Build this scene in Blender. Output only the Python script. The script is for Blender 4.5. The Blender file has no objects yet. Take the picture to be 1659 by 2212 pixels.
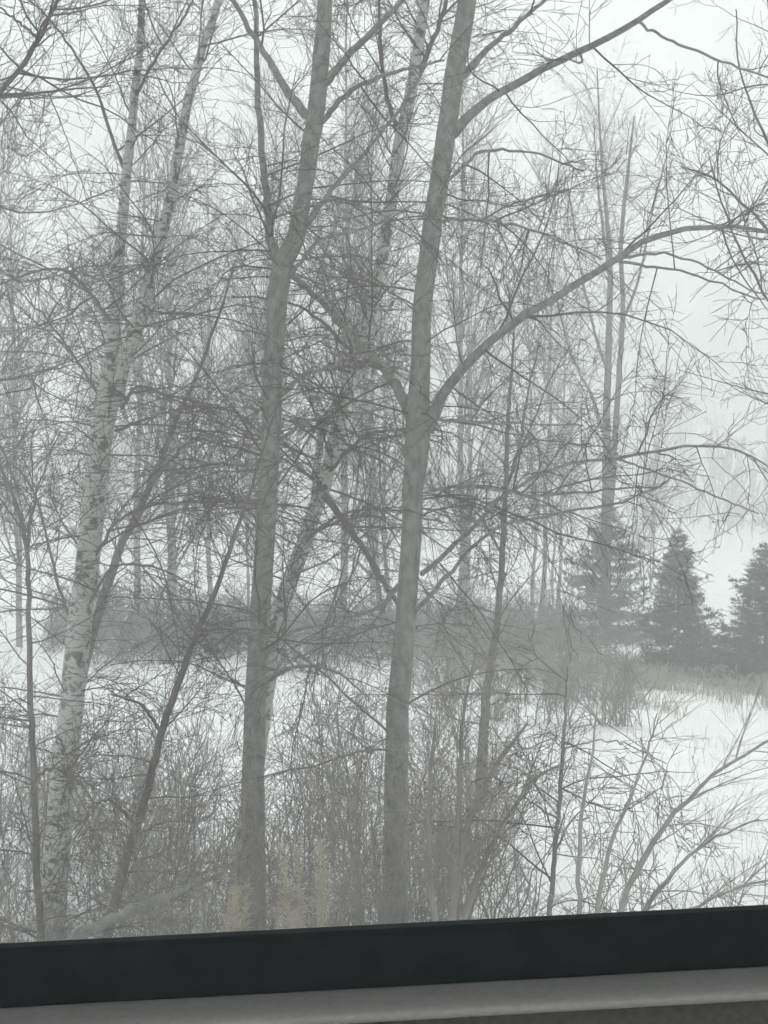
import bpy, math
import numpy as np

# ------------------------------------------------------------------ camera
scene = bpy.context.scene
R = math.radians
CAM_Z = 3.5
PITCH = R(-0.45)
HFOV = R(24.0)
F = 829.5 / math.tan(HFOV / 2)            # focal length in reference pixels (1659 wide)
cam_d = bpy.data.cameras.new('camera')
cam = bpy.data.objects.new('camera', cam_d)
scene.collection.objects.link(cam)
cam.location = (0, 0, CAM_Z)
cam.rotation_euler = (R(90) + PITCH, 0, 0)
cam_d.sensor_fit = 'HORIZONTAL'
cam_d.angle = HFOV
cam_d.clip_start = 0.02
cam_d.clip_end = 3000
scene.camera = cam

# ------------------------------------------------------------------ sky and sun
SUN_EL, SUN_AZ = R(52), R(25)             # azimuth from +Y towards +X
world = bpy.data.worlds.new('World')
scene.world = world
world.use_nodes = True
wn, wl = world.node_tree.nodes, world.node_tree.links
wn.clear()
wo = wn.new('ShaderNodeOutputWorld')
bg = wn.new('ShaderNodeBackground')
sky = wn.new('ShaderNodeTexSky')
sky.sky_type = 'NISHITA'
sky.sun_disc = False
sky.sun_elevation = SUN_EL
sky.sun_rotation = SUN_AZ
sky.dust_density = 6.0
hs = wn.new('ShaderNodeHueSaturation')
hs.inputs['Saturation'].default_value = 0.12
mixw = wn.new('ShaderNodeMix')
mixw.data_type = 'RGBA'
mixw.inputs[0].default_value = 0.75      # a closed cloud deck over most of the clear sky
mixw.inputs[7].default_value = (8.3, 8.55, 8.55, 1)
wl.new(sky.outputs[0], hs.inputs['Color'])
wl.new(hs.outputs[0], mixw.inputs[6])
wl.new(mixw.outputs[2], bg.inputs[0])
bg.inputs[1].default_value = 0.115
wl.new(bg.outputs[0], wo.inputs[0])

sd = bpy.data.lights.new('sun', 'SUN')
sd.energy = 0.5
sd.angle = R(60)
sd.color = (1.0, 0.97, 0.93)
sun = bpy.data.objects.new('sun', sd)
scene.collection.objects.link(sun)
from mathutils import Vector, Matrix
sv = Vector((math.sin(SUN_AZ) * math.cos(SUN_EL), math.cos(SUN_AZ) * math.cos(SUN_EL), math.sin(SUN_EL)))
sun.rotation_euler = sv.to_track_quat('Z', 'Y').to_euler()
sun.location = (0, 0, 60)

scene.view_settings.view_transform = 'Standard'
scene.view_settings.look = 'None'
scene.view_settings.exposure = 0.44
scene.view_settings.gamma = 1.0
scene.view_settings.use_curve_mapping = False
scene.render.engine = 'CYCLES'
cy = scene.cycles
cy.max_bounces = 4
cy.diffuse_bounces = 2
cy.glossy_bounces = 2
cy.transmission_bounces = 2
cy.volume_bounces = 1
cy.use_adaptive_sampling = True
cy.adaptive_threshold = 0.06
cy.adaptive_min_samples = 24
cy.transparent_max_bounces = 12
cy.caustics_reflective = False
cy.caustics_refractive = False
cy.sample_clamp_indirect = 4.0
cy.use_denoising = True
try:
    cy.denoiser = 'OPENIMAGEDENOISE'
    cy.denoising_input_passes = 'RGB_ALBEDO_NORMAL'
except Exception:
    pass
scene.render.filter_size = 1.9

# ------------------------------------------------------------------ helpers
C = scene.collection
rng = np.random.default_rng(11)


def px(u, v, d):
    """Where the sight line through reference pixel (u, v) stands at distance d."""
    x = (u - 829.5) / F
    z = -(v - 1106.0) / F
    c, s = math.cos(PITCH), math.sin(PITCH)
    y2, z2 = c - z * s, s + z * c
    k = d / y2
    return np.array((x * k, d, CAM_Z + z2 * k))


def ground_z(x, y):
    x = np.asarray(x, float); y = np.asarray(y, float)
    z = 0.10 * np.sin(x * 0.31 + 1.3) * np.cos(y * 0.23) + 0.05 * np.sin(x * 0.9 + y * 0.7)
    z = z * np.clip((y - 4) / 8, 0, 1)
    bank = np.clip((8.0 - y) / 4.5, 0, 1)
    z = z + 1.2 * bank * bank * (3 - 2 * bank)
    far = np.clip((y - 90) / 300, 0, 1)
    return z + far * 2.0


def setp(o, label=None, cat=None, group=None, kind=None):
    if label: o['label'] = label
    if cat: o['category'] = cat
    if group: o['group'] = group
    if kind: o['kind'] = kind
    return o


def empty(name, loc, label, cat, group=None):
    o = bpy.data.objects.new(name, None)
    o.empty_display_size = 0.2
    o.location = loc
    C.objects.link(o)
    return setp(o, label, cat, group)


def mesh_obj(name, me, mat, parent=None):
    o = bpy.data.objects.new(name, me)
    if mat and not me.materials:
        me.materials.append(mat)
    C.objects.link(o)
    if parent is not None:
        o.parent = parent
    return o


def mesh_np(name, verts, quads=None, tris=None, smooth=True):
    me = bpy.data.meshes.new(name)
    verts = np.ascontiguousarray(verts, np.float32)
    nq = 0 if quads is None else len(quads)
    nt = 0 if tris is None else len(tris)
    me.vertices.add(len(verts))
    me.vertices.foreach_set('co', verts.ravel())
    loops, starts = [], []
    if nq:
        loops.append(np.asarray(quads, np.int32).ravel()); starts.append(np.arange(nq, dtype=np.int32) * 4)
    if nt:
        loops.append(np.asarray(tris, np.int32).ravel()); starts.append(nq * 4 + np.arange(nt, dtype=np.int32) * 3)
    loops = np.concatenate(loops); starts = np.concatenate(starts)
    me.loops.add(len(loops)); me.loops.foreach_set('vertex_index', loops)
    me.polygons.add(len(starts)); me.polygons.foreach_set('loop_start', starts)
    me.update(calc_edges=True)
    if smooth:
        me.polygons.foreach_set('use_smooth', np.ones(len(starts), bool))
    me.validate()
    return me


def tubes(pts, rad, sides):
    """pts [N,P,3], rad [N,P] -> verts, quads of N open tubes."""
    N, P, _ = pts.shape
    t = np.empty_like(pts)
    t[:, 1:-1] = pts[:, 2:] - pts[:, :-2]
    t[:, 0] = pts[:, 1] - pts[:, 0]
    t[:, -1] = pts[:, -1] - pts[:, -2]
    t /= np.linalg.norm(t, axis=2, keepdims=True) + 1e-9
    mean = pts[:, -1] - pts[:, 0]
    ref = np.where(np.abs(mean[:, 2:3]) > 0.8 * np.linalg.norm(mean, axis=1, keepdims=True), np.array([[1., 0.13, 0]]), np.array([[0.07, 0.1, 1.]]))
    ref = np.repeat(ref[:, None, :], P, 1)
    a = np.cross(t, ref); a /= np.linalg.norm(a, axis=2, keepdims=True) + 1e-9
    b = np.cross(t, a)
    ang = np.arange(sides) * 2 * math.pi / sides
    ring = a[:, :, None, :] * np.cos(ang)[None, None, :, None] + b[:, :, None, :] * np.sin(ang)[None, None, :, None]
    v = pts[:, :, None, :] + ring * rad[:, :, None, None]
    idx = np.arange(N * P * sides).reshape(N, P, sides)
    i0 = idx[:, :-1, :]; i1 = idx[:, 1:, :]
    q = np.stack([i0, np.roll(i0, -1, 2), np.roll(i1, -1, 2), i1], -1).reshape(-1, 4)
    return v.reshape(-1, 3), q


def join(parts):
    vs, qs, o = [], [], 0
    for v, q in parts:
        vs.append(v); qs.append(q + o); o += len(v)
    return np.concatenate(vs), np.concatenate(qs)


def spline(P, n):
    """Catmull-Rom through the rows of P (any number of columns), n samples."""
    P = np.asarray(P, float)
    if len(P) == 2:
        s = np.linspace(0, 1, n)[:, None]
        return P[0] * (1 - s) + P[1] * s
    E = np.vstack([2 * P[0] - P[1], P, 2 * P[-1] - P[-2]])
    seg = np.linspace(0, len(P) - 1 - 1e-6, n)
    i = seg.astype(int); t = (seg - i)[:, None]
    p0, p1, p2, p3 = E[i], E[i + 1], E[i + 2], E[i + 3]
    return 0.5 * (2 * p1 + (p2 - p0) * t + (2 * p0 - 5 * p1 + 4 * p2 - p3) * t * t + (3 * p1 - p0 - 3 * p2 + p3) * t ** 3)


def sprout(par, prad, M, ang, angsd, lmin, lmax, P, up, wob, t0=0.1, t1=0.98, rk=0.006, rmax=0.6, taper=0.75, rmin=0.0012, plane=None, bow=0.0):
    """M children on the parent polylines [N,P,3]. up: pull towards the zenith (negative droops)."""
    N, PP, _ = par.shape
    seglen = np.linalg.norm(par[:, 1:] - par[:, :-1], axis=2).sum(1)
    w = seglen / seglen.sum()
    who = rng.choice(N, M, p=w)
    t = rng.uniform(t0, t1, M)
    f = t * (PP - 1); i = np.minimum(f.astype(int), PP - 2); fr = (f - i)[:, None]
    pos = par[who, i] * (1 - fr) + par[who, i + 1] * fr
    pr = prad[who, i] * (1 - fr[:, 0]) + prad[who, i + 1] * fr[:, 0]
    T = par[who, i + 1] - par[who, i]
    T /= np.linalg.norm(T, axis=1, keepdims=True) + 1e-9
    rv = rng.normal(size=(M, 3))
    if plane is not None:
        rv *= plane
    perp = rv - (rv * T).sum(1, keepdims=True) * T
    perp /= np.linalg.norm(perp, axis=1, keepdims=True) + 1e-9
    A = np.radians(rng.normal(ang, angsd, M))[:, None]
    d = np.cos(A) * T + np.sin(A) * perp
    L = rng.uniform(lmin, lmax, M) * (1 - 0.55 * t)
    L = np.minimum(L, seglen[who] * 1.1)
    upv = up(pos[:, 2]) if callable(up) else np.full(M, up)
    pts = np.empty((M, P, 3)); pts[:, 0] = pos
    step = (L / (P - 1))[:, None]
    for k in range(1, P):
        d = d + rng.normal(size=(M, 3)) * wob
        d[:, 2] += upv / (P - 1) - bow * k / (P - 1) ** 2
        d /= np.linalg.norm(d, axis=1, keepdims=True) + 1e-9
        pts[:, k] = pts[:, k - 1] + d * step
    r0 = np.clip(np.minimum(pr * rmax, L * rk + 0.0008), rmin, None)
    rad = r0[:, None] * (1 - taper * np.linspace(0, 1, P)[None, :])
    return pts, np.maximum(rad, rmin * 0.8)


# ------------------------------------------------------------------ materials
def new_mat(name):
    m = bpy.data.materials.new(name)
    m.use_nodes = True
    n = m.node_tree.nodes
    return m, n, m.node_tree.links, n['Principled BSDF']


def noise_mat(name, c0, c1, scale, rough=0.9, detail=6, stretch=(1, 1, 1), bump=0.0, lo=0.35, hi=0.65):
    m, n, l, b = new_mat(name)
    tc = n.new('ShaderNodeTexCoord'); mp = n.new('ShaderNodeMapping')
    mp.inputs['Scale'].default_value = stretch
    nz = n.new('ShaderNodeTexNoise'); nz.inputs['Scale'].default_value = scale; nz.inputs['Detail'].default_value = detail
    cr = n.new('ShaderNodeValToRGB')
    cr.color_ramp.elements[0].position = lo; cr.color_ramp.elements[1].position = hi
    cr.color_ramp.elements[0].color = (*c0, 1); cr.color_ramp.elements[1].color = (*c1, 1)
    l.new(tc.outputs['Object'], mp.inputs[0]); l.new(mp.outputs[0], nz.inputs['Vector'])
    l.new(nz.outputs[0], cr.inputs[0]); l.new(cr.outputs[0], b.inputs['Base Color'])
    b.inputs['Roughness'].default_value = rough
    b.inputs['Specular IOR Level'].default_value = 0.2
    if bump:
        bp = n.new('ShaderNodeBump'); bp.inputs['Strength'].default_value = bump; bp.inputs['Distance'].default_value = 0.02
        l.new(nz.outputs[0], bp.inputs['Height']); l.new(bp.outputs[0], b.inputs['Normal'])
    return m


def birch_mat():
    m, n, l, b = new_mat('birch_bark')
    tc = n.new('ShaderNodeTexCoord')
    mp = n.new('ShaderNodeMapping'); mp.inputs['Scale'].default_value = (1, 1, .9)
    n1 = n.new('ShaderNodeTexNoise'); n1.inputs['Scale'].default_value = 9.0; n1.inputs['Detail'].default_value = 5; n1.inputs['Roughness'].default_value = 0.65
    c1 = n.new('ShaderNodeValToRGB'); c1.color_ramp.elements[0].position = 0.545; c1.color_ramp.elements[1].position = 0.60
    mp2 = n.new('ShaderNodeMapping'); mp2.inputs['Scale'].default_value = (1, 1, 4)
    n2 = n.new('ShaderNodeTexNoise'); n2.inputs['Scale'].default_value = 9; n2.inputs['Detail'].default_value = 3
    c2 = n.new('ShaderNodeValToRGB'); c2.color_ramp.elements[0].position = 0.57; c2.color_ramp.elements[1].position = 0.66
    l.new(tc.outputs['Object'], mp.inputs[0]); l.new(mp.outputs[0], n1.inputs['Vector']); l.new(n1.outputs[0], c1.inputs[0])
    l.new(tc.outputs['Object'], mp2.inputs[0]); l.new(mp2.outputs[0], n2.inputs['Vector']); l.new(n2.outputs[0], c2.inputs[0])
    mx = n.new('ShaderNodeMath'); mx.operation = 'MAXIMUM'
    l.new(c1.outputs[0], mx.inputs[0]); l.new(c2.outputs[0], mx.inputs[1])
    mix = n.new('ShaderNodeMix'); mix.data_type = 'RGBA'
    mix.inputs[6].default_value = (0.40, 0.40, 0.375, 1)
    mix.inputs[7].default_value = (0.055, 0.052, 0.047, 1)
    l.new(mx.outputs[0], mix.inputs[0]); l.new(mix.outputs[2], b.inputs['Base Color'])
    b.inputs['Roughness'].default_value = 0.75
    bp = n.new('ShaderNodeBump'); bp.inputs['Strength'].default_value = 0.5; bp.inputs['Distance'].default_value = 0.01
    l.new(mx.outputs[0], bp.inputs['Height']); l.new(bp.outputs[0], b.inputs['Normal'])
    return m


M_BIRCH = birch_mat()
M_ASPEN = noise_mat('grey_green_bark', (0.09, 0.09, 0.08), (0.26, 0.262, 0.243), 22, detail=10, stretch=(1, 1, 0.55), bump=1.0, lo=.24, hi=.76)
M_DARK = noise_mat('dark_bark', (0.055, 0.05, 0.046), (0.12, 0.11, 0.10), 14, stretch=(1, 1, 0.3), bump=0.4)
M_TWIG = noise_mat('twig_bark', (0.034, 0.029, 0.026), (0.075, 0.066, 0.058), 3)
M_TWIGB = noise_mat('shrub_bark', (0.13, 0.12, 0.107), (0.25, 0.232, 0.21), 3)
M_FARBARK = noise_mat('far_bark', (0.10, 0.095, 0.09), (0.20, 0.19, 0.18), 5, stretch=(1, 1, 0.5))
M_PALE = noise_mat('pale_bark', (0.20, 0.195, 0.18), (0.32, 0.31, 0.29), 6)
M_GREY = noise_mat('grey_brush', (0.16, 0.15, 0.135), (0.27, 0.255, 0.235), 4)
M_SPRUCE = noise_mat('spruce_needles', (0.025, 0.045, 0.035), (0.06, 0.09, 0.07), 6)
M_REED = noise_mat('dry_reed', (0.31, 0.27, 0.205), (0.46, 0.41, 0.325), 9)
M_GRASS = noise_mat('dry_grass', (0.30, 0.275, 0.23), (0.50, 0.47, 0.41), 4)
M_SNOW = noise_mat('snow', (0.80, 0.81, 0.82), (0.88, 0.885, 0.89), 1.6, rough=0.6, bump=0.35)
M_RUBBER = noise_mat('black_rubber', (0.036, 0.045, 0.047), (0.046, 0.056, 0.058), 60, rough=0.55)
M_TRIM = noise_mat('grey_plastic', (0.62, 0.625, 0.61), (0.70, 0.705, 0.69), 300, rough=0.6, bump=0.06)
M_WALL = noise_mat('cabin_lining', (0.66, 0.65, 0.63), (0.74, 0.73, 0.71), 200, rough=.7)
M_PANEL = noise_mat('panel_plastic', (0.17, 0.162, 0.15), (0.22, 0.21, 0.195), 300, rough=0.7, bump=0.08)

m, n, l, b = new_mat('window_glass')
n.clear()
go = n.new('ShaderNodeOutputMaterial')
tr = n.new('ShaderNodeBsdfTransparent'); tr.inputs[0].default_value = (0.97, 0.985, 0.98, 1)
gl = n.new('ShaderNodeBsdfGlossy'); gl.inputs['Roughness'].default_value = 0.02
fr = n.new('ShaderNodeFresnel'); fr.inputs[0].default_value = 1.45
mx = n.new('ShaderNodeMixShader')
l.new(fr.outputs[0], mx.inputs[0]); l.new(tr.outputs[0], mx.inputs[1]); l.new(gl.outputs[0], mx.inputs[2]); # road film on the outside of the pane: a thin uneven veil that scatters the daylight
tcg = n.new('ShaderNodeTexCoord'); mpg = n.new('ShaderNodeMapping'); mpg.inputs['Scale'].default_value = (6, 1, 2.2)
nzg = n.new('ShaderNodeTexNoise'); nzg.inputs['Scale'].default_value = 3.0; nzg.inputs['Detail'].default_value = 5
mrg = n.new('ShaderNodeMapRange'); mrg.inputs[1].default_value = .35; mrg.inputs[2].default_value = .7; mrg.inputs[3].default_value = .012; mrg.inputs[4].default_value = .06
tlg = n.new('ShaderNodeBsdfTranslucent'); tlg.inputs[0].default_value = (.8, .8, .78, 1)
mxg = n.new('ShaderNodeMixShader')
l.new(tcg.outputs['Object'], mpg.inputs[0]); l.new(mpg.outputs[0], nzg.inputs['Vector']); l.new(nzg.outputs[0], mrg.inputs[0])
l.new(mrg.outputs[0], mxg.inputs[0]); l.new(mx.outputs[0], mxg.inputs[1]); l.new(tlg.outputs[0], mxg.inputs[2]); l.new(mxg.outputs[0], go.inputs[0])
M_GLASS = m

# ------------------------------------------------------------------ ground
k = np.linspace(-1, 1, 161)
gx = np.sinh(k * 5.0) / math.sinh(5.0) * 600
ky = np.linspace(-1, 1, 221)
gy = 14 + np.sinh(ky * 5.0) / math.sinh(5.0) * 600
X, Y = np.meshgrid(gx, gy)
Z = ground_z(X, Y) + .03 * np.sin(X * 1.7 + Y) * np.sin(Y * 1.1 - X * .6) + 0.025 * np.sin(X * 3.1 + 2 * np.sin(Y * 1.3)) * np.cos(Y * 2.7)
V = np.stack([X, Y, Z], -1).reshape(-1, 3)
idx = np.arange(len(V)).reshape(X.shape)
Q = np.stack([idx[:-1, :-1], idx[:-1, 1:], idx[1:, 1:], idx[1:, :-1]], -1).reshape(-1, 4)
setp(mesh_obj('snowy_ground', mesh_np('snowy_ground', V, Q), M_SNOW), 'snow-covered field reaching to the horizon', kind='structure')

# ------------------------------------------------------------------ guided trees in front
def guided(path, n, wob=0.0):
    """path rows: u, v, width in px, distance -> points [n,3], radii [n]."""
    rows = []
    for u, v, w, d in path:
        p = px(u, v, d)
        rows.append((*p, 0.5 * w / F * d))
    s = spline(rows, n)
    if wob:
        s[1:-1, :3] += rng.normal(size=(n - 2, 3)) * wob
    return s[:, :3], np.maximum(s[:, 3], 0.0015)


def add_tree(name, label, cat, stems, limbs, mat_trunk, crown, group=None, mat_limb=None, base_flare=1.25):
    """stems / limbs: guided paths. Each becomes a part of its own; the fine growth is the crown."""
    first = stems[0]
    sp, sr = guided(first, 40, 0.004)
    # carry the first stem down into the ground along its lowest direction
    d = sp[0] - sp[3]; d /= np.linalg.norm(d)
    d[2] = min(d[2], -0.6); d /= np.linalg.norm(d)
    extra = []
    p = sp[0].copy()
    gz = float(ground_z(p[0], p[1]))
    if p[2] > gz:
        nst = 6
        k = (p[2] - gz + 0.15) / -d[2]
        for s in np.linspace(1, 1 / nst, nst):
            extra.append((p + d * k * s, sr[0] * (1 + (base_flare - 1) * s * s)))
        sp = np.vstack([[e[0] for e in extra], sp]); sr = np.concatenate([[e[1] for e in extra], sr])
    base = np.array((sp[0][0], sp[0][1], float(ground_z(sp[0][0], sp[0][1]))))
    root = empty(name, base, label, cat, group)
    polys = []
    v, q = tubes(sp[None], sr[None], 12)
    mesh_obj('trunk', mesh_np('trunk', v - base, q), mat_trunk, root)
    polys.append((sp, sr))
    for st in stems[1:]:
        a, r = guided(st, 30, 0.006)
        v, q = tubes(a[None], r[None], 10)
        mesh_obj('trunk_fork', mesh_np('trunk_fork', v - base, q), mat_trunk, root)
        polys.append((a, r))
    for lb in limbs:
        a, r = guided(lb, 22, 0.005)
        v, q = tubes(a[None], r[None], 7)
        mesh_obj('limb', mesh_np('limb', v - base, q), mat_limb or mat_trunk, root)
        polys.append((a, r))
    P = 24
    par = np.stack([spline(a, P) for a, r in polys]); pr = np.stack([spline(r[:, None], P)[:, 0] for a, r in polys])
    cv, cq = crown_growth(par, pr, **crown)
    cr = mesh_obj('crown', mesh_np('crown', cv - base, cq), M_TWIG, root)
    cr['kind'] = 'stuff'
    return root


def crown_growth(par, pr, n1=50, n2=500, n3=2500, l1=(0.7, 2.2), l2=(0.25, 0.9), l3=(0.08, 0.35), up=None, ang=62, t0=0.12, bow=0.0, plane=None, rk=0.0055, nh=0):
    if up is None:
        up = lambda z: np.clip((z - 3.6) * 0.14, -0.25, 0.9)
    a, ra = sprout(par, pr, n1, ang, 16, l1[0], l1[1], 10, up, 0.11, t0=t0, rk=rk, bow=bow, plane=plane)
    a2, ra2 = sprout(np.concatenate([a]), ra, n2, 48, 16, l2[0], l2[1], 7, lambda z: up(z) * 0.6, 0.17, t0=0.12, plane=plane, bow=bow * .5, rk=0.006, rmin=0.0026)
    a3, ra3 = sprout(a2, ra2, n3, 45, 18, l3[0], l3[1], 4, lambda z: up(z) * 0.5, 0.22, t0=0.1, rk=0.008, rmin=0.0021)
    parts = [tubes(a, ra, 5), tubes(a2, ra2, 3), tubes(a3, ra3, 3)]
    if nh:                                   # the layer of short level branchlets round the middle of the trunk
        h, rh = sprout(par, pr, nh * 4, 76, 12, 0.7, 2.1, 10, -0.05, 0.09, t0=.05, rk=.005, bow=.7, plane=np.array([1, .7, .25]))
        k = np.nonzero((h[:, 0, 2] > 1.7) & (h[:, 0, 2] < 6.2))[0][:nh]
        h, rh = h[k], rh[k]
        h2, rh2 = sprout(h, rh, nh * 10, 42, 12, .15, .55, 6, -0.05, .14, t0=.12, rk=.006, rmin=.0024, plane=np.array([1, 1, .4]), bow=.3)
        h3, rh3 = sprout(h2, rh2, nh * 14, 42, 14, .06, .22, 4, 0., .18, rk=.008, rmin=.002, plane=np.array([1, 1, .5]))
        parts += [tubes(h, rh, 4), tubes(h2, rh2, 3), tubes(h3, rh3, 3)]
    return join(parts)


# the birch with two stems at the left
D = 14.0
add_tree('birch_tree', 'pale birch with black bark patches, forking in two, at the far left', 'tree',
    [[(108, 2040, 62, D), (128, 1780, 56, D), (150, 1560, 54, D), (172, 1370, 52, D), (190, 1200, 52, D), (212, 1000, 50, D), (232, 850, 48, D), (243, 770, 36, D), (252, 620, 26, D), (270, 400, 22, D), (292, 200, 18, D), (308, 0, 15, D), (325, -350, 8, D), (335, -600, 4, D)],
     [(236, 900, 32, D), (262, 800, 36, D - .05), (300, 690, 34, D - .15), (330, 580, 28, D - .25), (362, 460, 26, D - .35), (398, 260, 22, D - .45), (438, 100, 19, D - .5), (480, -40, 15, D - .6), (530, -400, 7, D - .8)]],
    [[(246, 700, 10, D), (150, 590, 7, D - .4), (60, 592, 5, D - .8), (-60, 640, 3, D - 1.1)],
     [(228, 880, 9, D), (180, 800, 6, D + .3), (110, 700, 5, D + .5), (30, 620, 3, D + .6)],
     [(196, 1220, 9, D), (250, 1130, 7, D - .2), (340, 1090, 6, D - .4), (470, 1085, 4, D - .5), (560, 1092, 3, D - .6)],
     [(262, 880, 9, D), (300, 835, 7, D - .3), (380, 860, 5, D - .5), (480, 880, 4, D - .7), (560, 930, 3, D - .8)],
     [(250, 930, 9, D), (330, 900, 6, D - .3), (430, 880, 5, D - .4), (520, 890, 3, D - .5)],
     [(180, 1330, 8, D), (240, 1230, 6, D - .2), (330, 1225, 5, D - .4), (430, 1270, 3, D - .5)],
     [(272, 380, 8, D), (200, 180, 6, D + .2), (120, 60, 5, D + .4), (40, -20, 4, D + .6)],
     [(292, 210, 9, D), (340, 120, 7, D - .2), (400, 30, 5, D - .3), (440, -60, 3, D - .4)],
     [(168, 1380, 9, D), (120, 1250, 7, D + .3), (80, 1080, 5, D + .5), (20, 990, 3, D + .6)]],
    M_BIRCH, dict(nh=70, n1=115, n2=1300, n3=3500, bow=1.3, plane=np.array([1, 1, .5])), mat_limb=M_DARK)

# the smooth grey tree in the middle
D = 13.2
add_tree('grey_bark_tree', 'smooth grey-green trunk rising straight up, left of the two middle trunks', 'tree',
    [[(548, 1960, 52, D), (546, 1750, 50, D), (548, 1560, 47, D), (556, 1400, 44, D), (567, 1250, 44, D), (578, 1080, 42, D), (586, 930, 42, D), (590, 800, 42, D), (598, 680, 44, D), (610, 570, 46, D), (636, 520, 40, D), (655, 430, 36, D), (668, 330, 38, D), (684, 230, 38, D), (694, 110, 36, D), (704, 0, 32, D), (716, -300, 22, D), (724, -650, 10, D)],
     [(612, 610, 24, D), (588, 530, 22, D + .1), (576, 430, 17, D + .2), (560, 250, 14, D + .3), (552, 60, 11, D + .4), (546, -150, 6, D + .5)]],
    [[(676, 262, 22, D), (630, 210, 19, D + .1), (575, 120, 14, D + .2), (520, 30, 11, D + .3), (450, -90, 7, D + .4)],
     [(696, 262, 14, D), (760, 195, 11, D - .2), (840, 160, 9, D - .4), (960, 130, 5, D - .6)],
     [(692, 190, 20, D), (740, 135, 17, D - .1), (800, 70, 14, D - .2), (880, -10, 11, D - .3), (980, -120, 6, D - .4)],
     [(660, 490, 17, D), (710, 420, 12, D - .2), (780, 340, 9, D - .4), (860, 240, 7, D - .6), (930, 130, 4, D - .8)],
     [(624, 600, 10, D), (690, 520, 8, D - .3), (800, 490, 6, D - .5), (900, 440, 4, D - .7)],
     [(600, 860, 14, D), (660, 810, 10, D - .3), (730, 790, 8, D - .5), (800, 740, 5, D - .7)],
     [(600, 950, 10, D), (680, 905, 7, D - .3), (780, 890, 5, D - .5), (860, 880, 3, D - .7)],
     [(572, 1470, 10, D - .1), (640, 1440, 8, D - .3), (720, 1450, 5, D - .5), (800, 1510, 3, D - .6)],
     [(560, 1430, 12, D), (620, 1370, 9, D - .2), (700, 1350, 7, D - .4), (780, 1360, 4, D - .5)],
     [(584, 1000, 9, D), (500, 1005, 7, D + .3), (420, 990, 5, D + .5), (350, 930, 3, D + .6)],
     [(572, 1100, 8, D), (470, 1080, 6, D + .2), (380, 1040, 4, D + .4)]],
    M_ASPEN, dict(nh=55, n1=55, n2=480, n3=1200, bow=1.1), mat_limb=M_ASPEN)

# the tree with the long limb to the right
D = 13.0
add_tree('grey_bark_tree', 'grey trunk leaning right with a long rising limb reaching the right edge', 'tree',
    [[(852, 1990, 58, D), (856, 1750, 53, D), (858, 1560, 50, D), (872, 1380, 46, D), (886, 1200, 44, D), (894, 1060, 46, D), (904, 930, 54, D), (906, 820, 44, D), (912, 680, 42, D), (930, 520, 42, D), (952, 360, 42, D), (978, 190, 42, D), (1008, 0, 40, D), (1050, -300, 26, D), (1080, -650, 10, D)],
     [(896, 930, 26, D), (866, 850, 24, D + .1), (820, 790, 19, D + .2), (750, 715, 17, D + .3), (690, 650, 14, D + .4), (640, 600, 11, D + .5), (560, 540, 6, D + .6)]],
    [[(922, 930, 34, D), (960, 850, 24, D - .1), (1020, 775, 21, D - .2), (1100, 705, 19, D - .3), (1200, 640, 17, D - .4), (1330, 560, 15, D - .5), (1430, 508, 13, D - .6), (1550, 488, 10, D - .7), (1680, 508, 7, D - .8), (1800, 560, 4, D - .9)],
     [(978, 290, 26, D), (1040, 225, 20, D - .2), (1140, 165, 17, D - .4), (1260, 108, 15, D - .6), (1380, 45, 13, D - .8), (1480, -30, 10, D - 1), (1600, -140, 5, D - 1.2)],
     [(1376, 46, 7, D - .8), (1440, 85, 6, D - .9), (1540, 125, 6, D - 1), (1680, 175, 4, D - 1.1)],
     [(994, 170, 16, D), (1050, 110, 13, D + .2), (1120, 50, 10, D + .3), (1210, -30, 6, D + .4)],
     [(1330, 562, 8, D - .5), (1420, 545, 6, D - .6), (1520, 575, 5, D - .7), (1600, 615, 4, D - .8), (1690, 650, 3, D - .9)],
     [(1330, 562, 8, D - .5), (1400, 575, 6, D - .5), (1500, 590, 5, D - .5), (1620, 640, 4, D - .5), (1720, 650, 2, D - .5)],
     [(910, 1240, 12, D), (980, 1180, 10, D - .2), (1080, 1080, 8, D - .4), (1200, 1010, 7, D - .6), (1330, 990, 7, D - .7), (1480, 965, 6, D - .8), (1590, 970, 5, D - .9), (1700, 1030, 3, D - 1)],
     [(890, 1330, 11, D), (960, 1250, 9, D - .2), (1060, 1150, 7, D - .4), (1200, 1110, 6, D - .6), (1340, 1085, 5, D - .8), (1440, 1040, 3, D - .9)],
     [(1330, 992, 5, D - .7), (1420, 1020, 4, D - .8), (1540, 1070, 4, D - .9), (1640, 1110, 3, D - 1)],
     [(926, 1060, 9, D), (1020, 1050, 7, D - .2), (1150, 1070, 6, D - .3), (1300, 1060, 5, D - .4), (1430, 1050, 3, D - .5)],
     [(920, 905, 10, D), (1000, 910, 7, D - .3), (1120, 915, 5, D - .5), (1260, 920, 4, D - .7)],
     [(936, 480, 9, D), (1040, 475, 7, D + .3), (1160, 500, 5, D + .5), (1300, 560, 4, D + .7)],
     [(960, 400, 9, D), (1040, 330, 7, D + .3), (1150, 330, 5, D + .5), (1260, 370, 4, D + .7)],
     [(900, 1220, 14, D + .1), (850, 1280, 12, D + .2), (800, 1320, 9, D + .3), (700, 1340, 6, D + .4)]],
    M_ASPEN, dict(nh=75, n1=85, n2=850, n3=2200, bow=1.1, t0=0.2), mat_limb=M_ASPEN)

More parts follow.
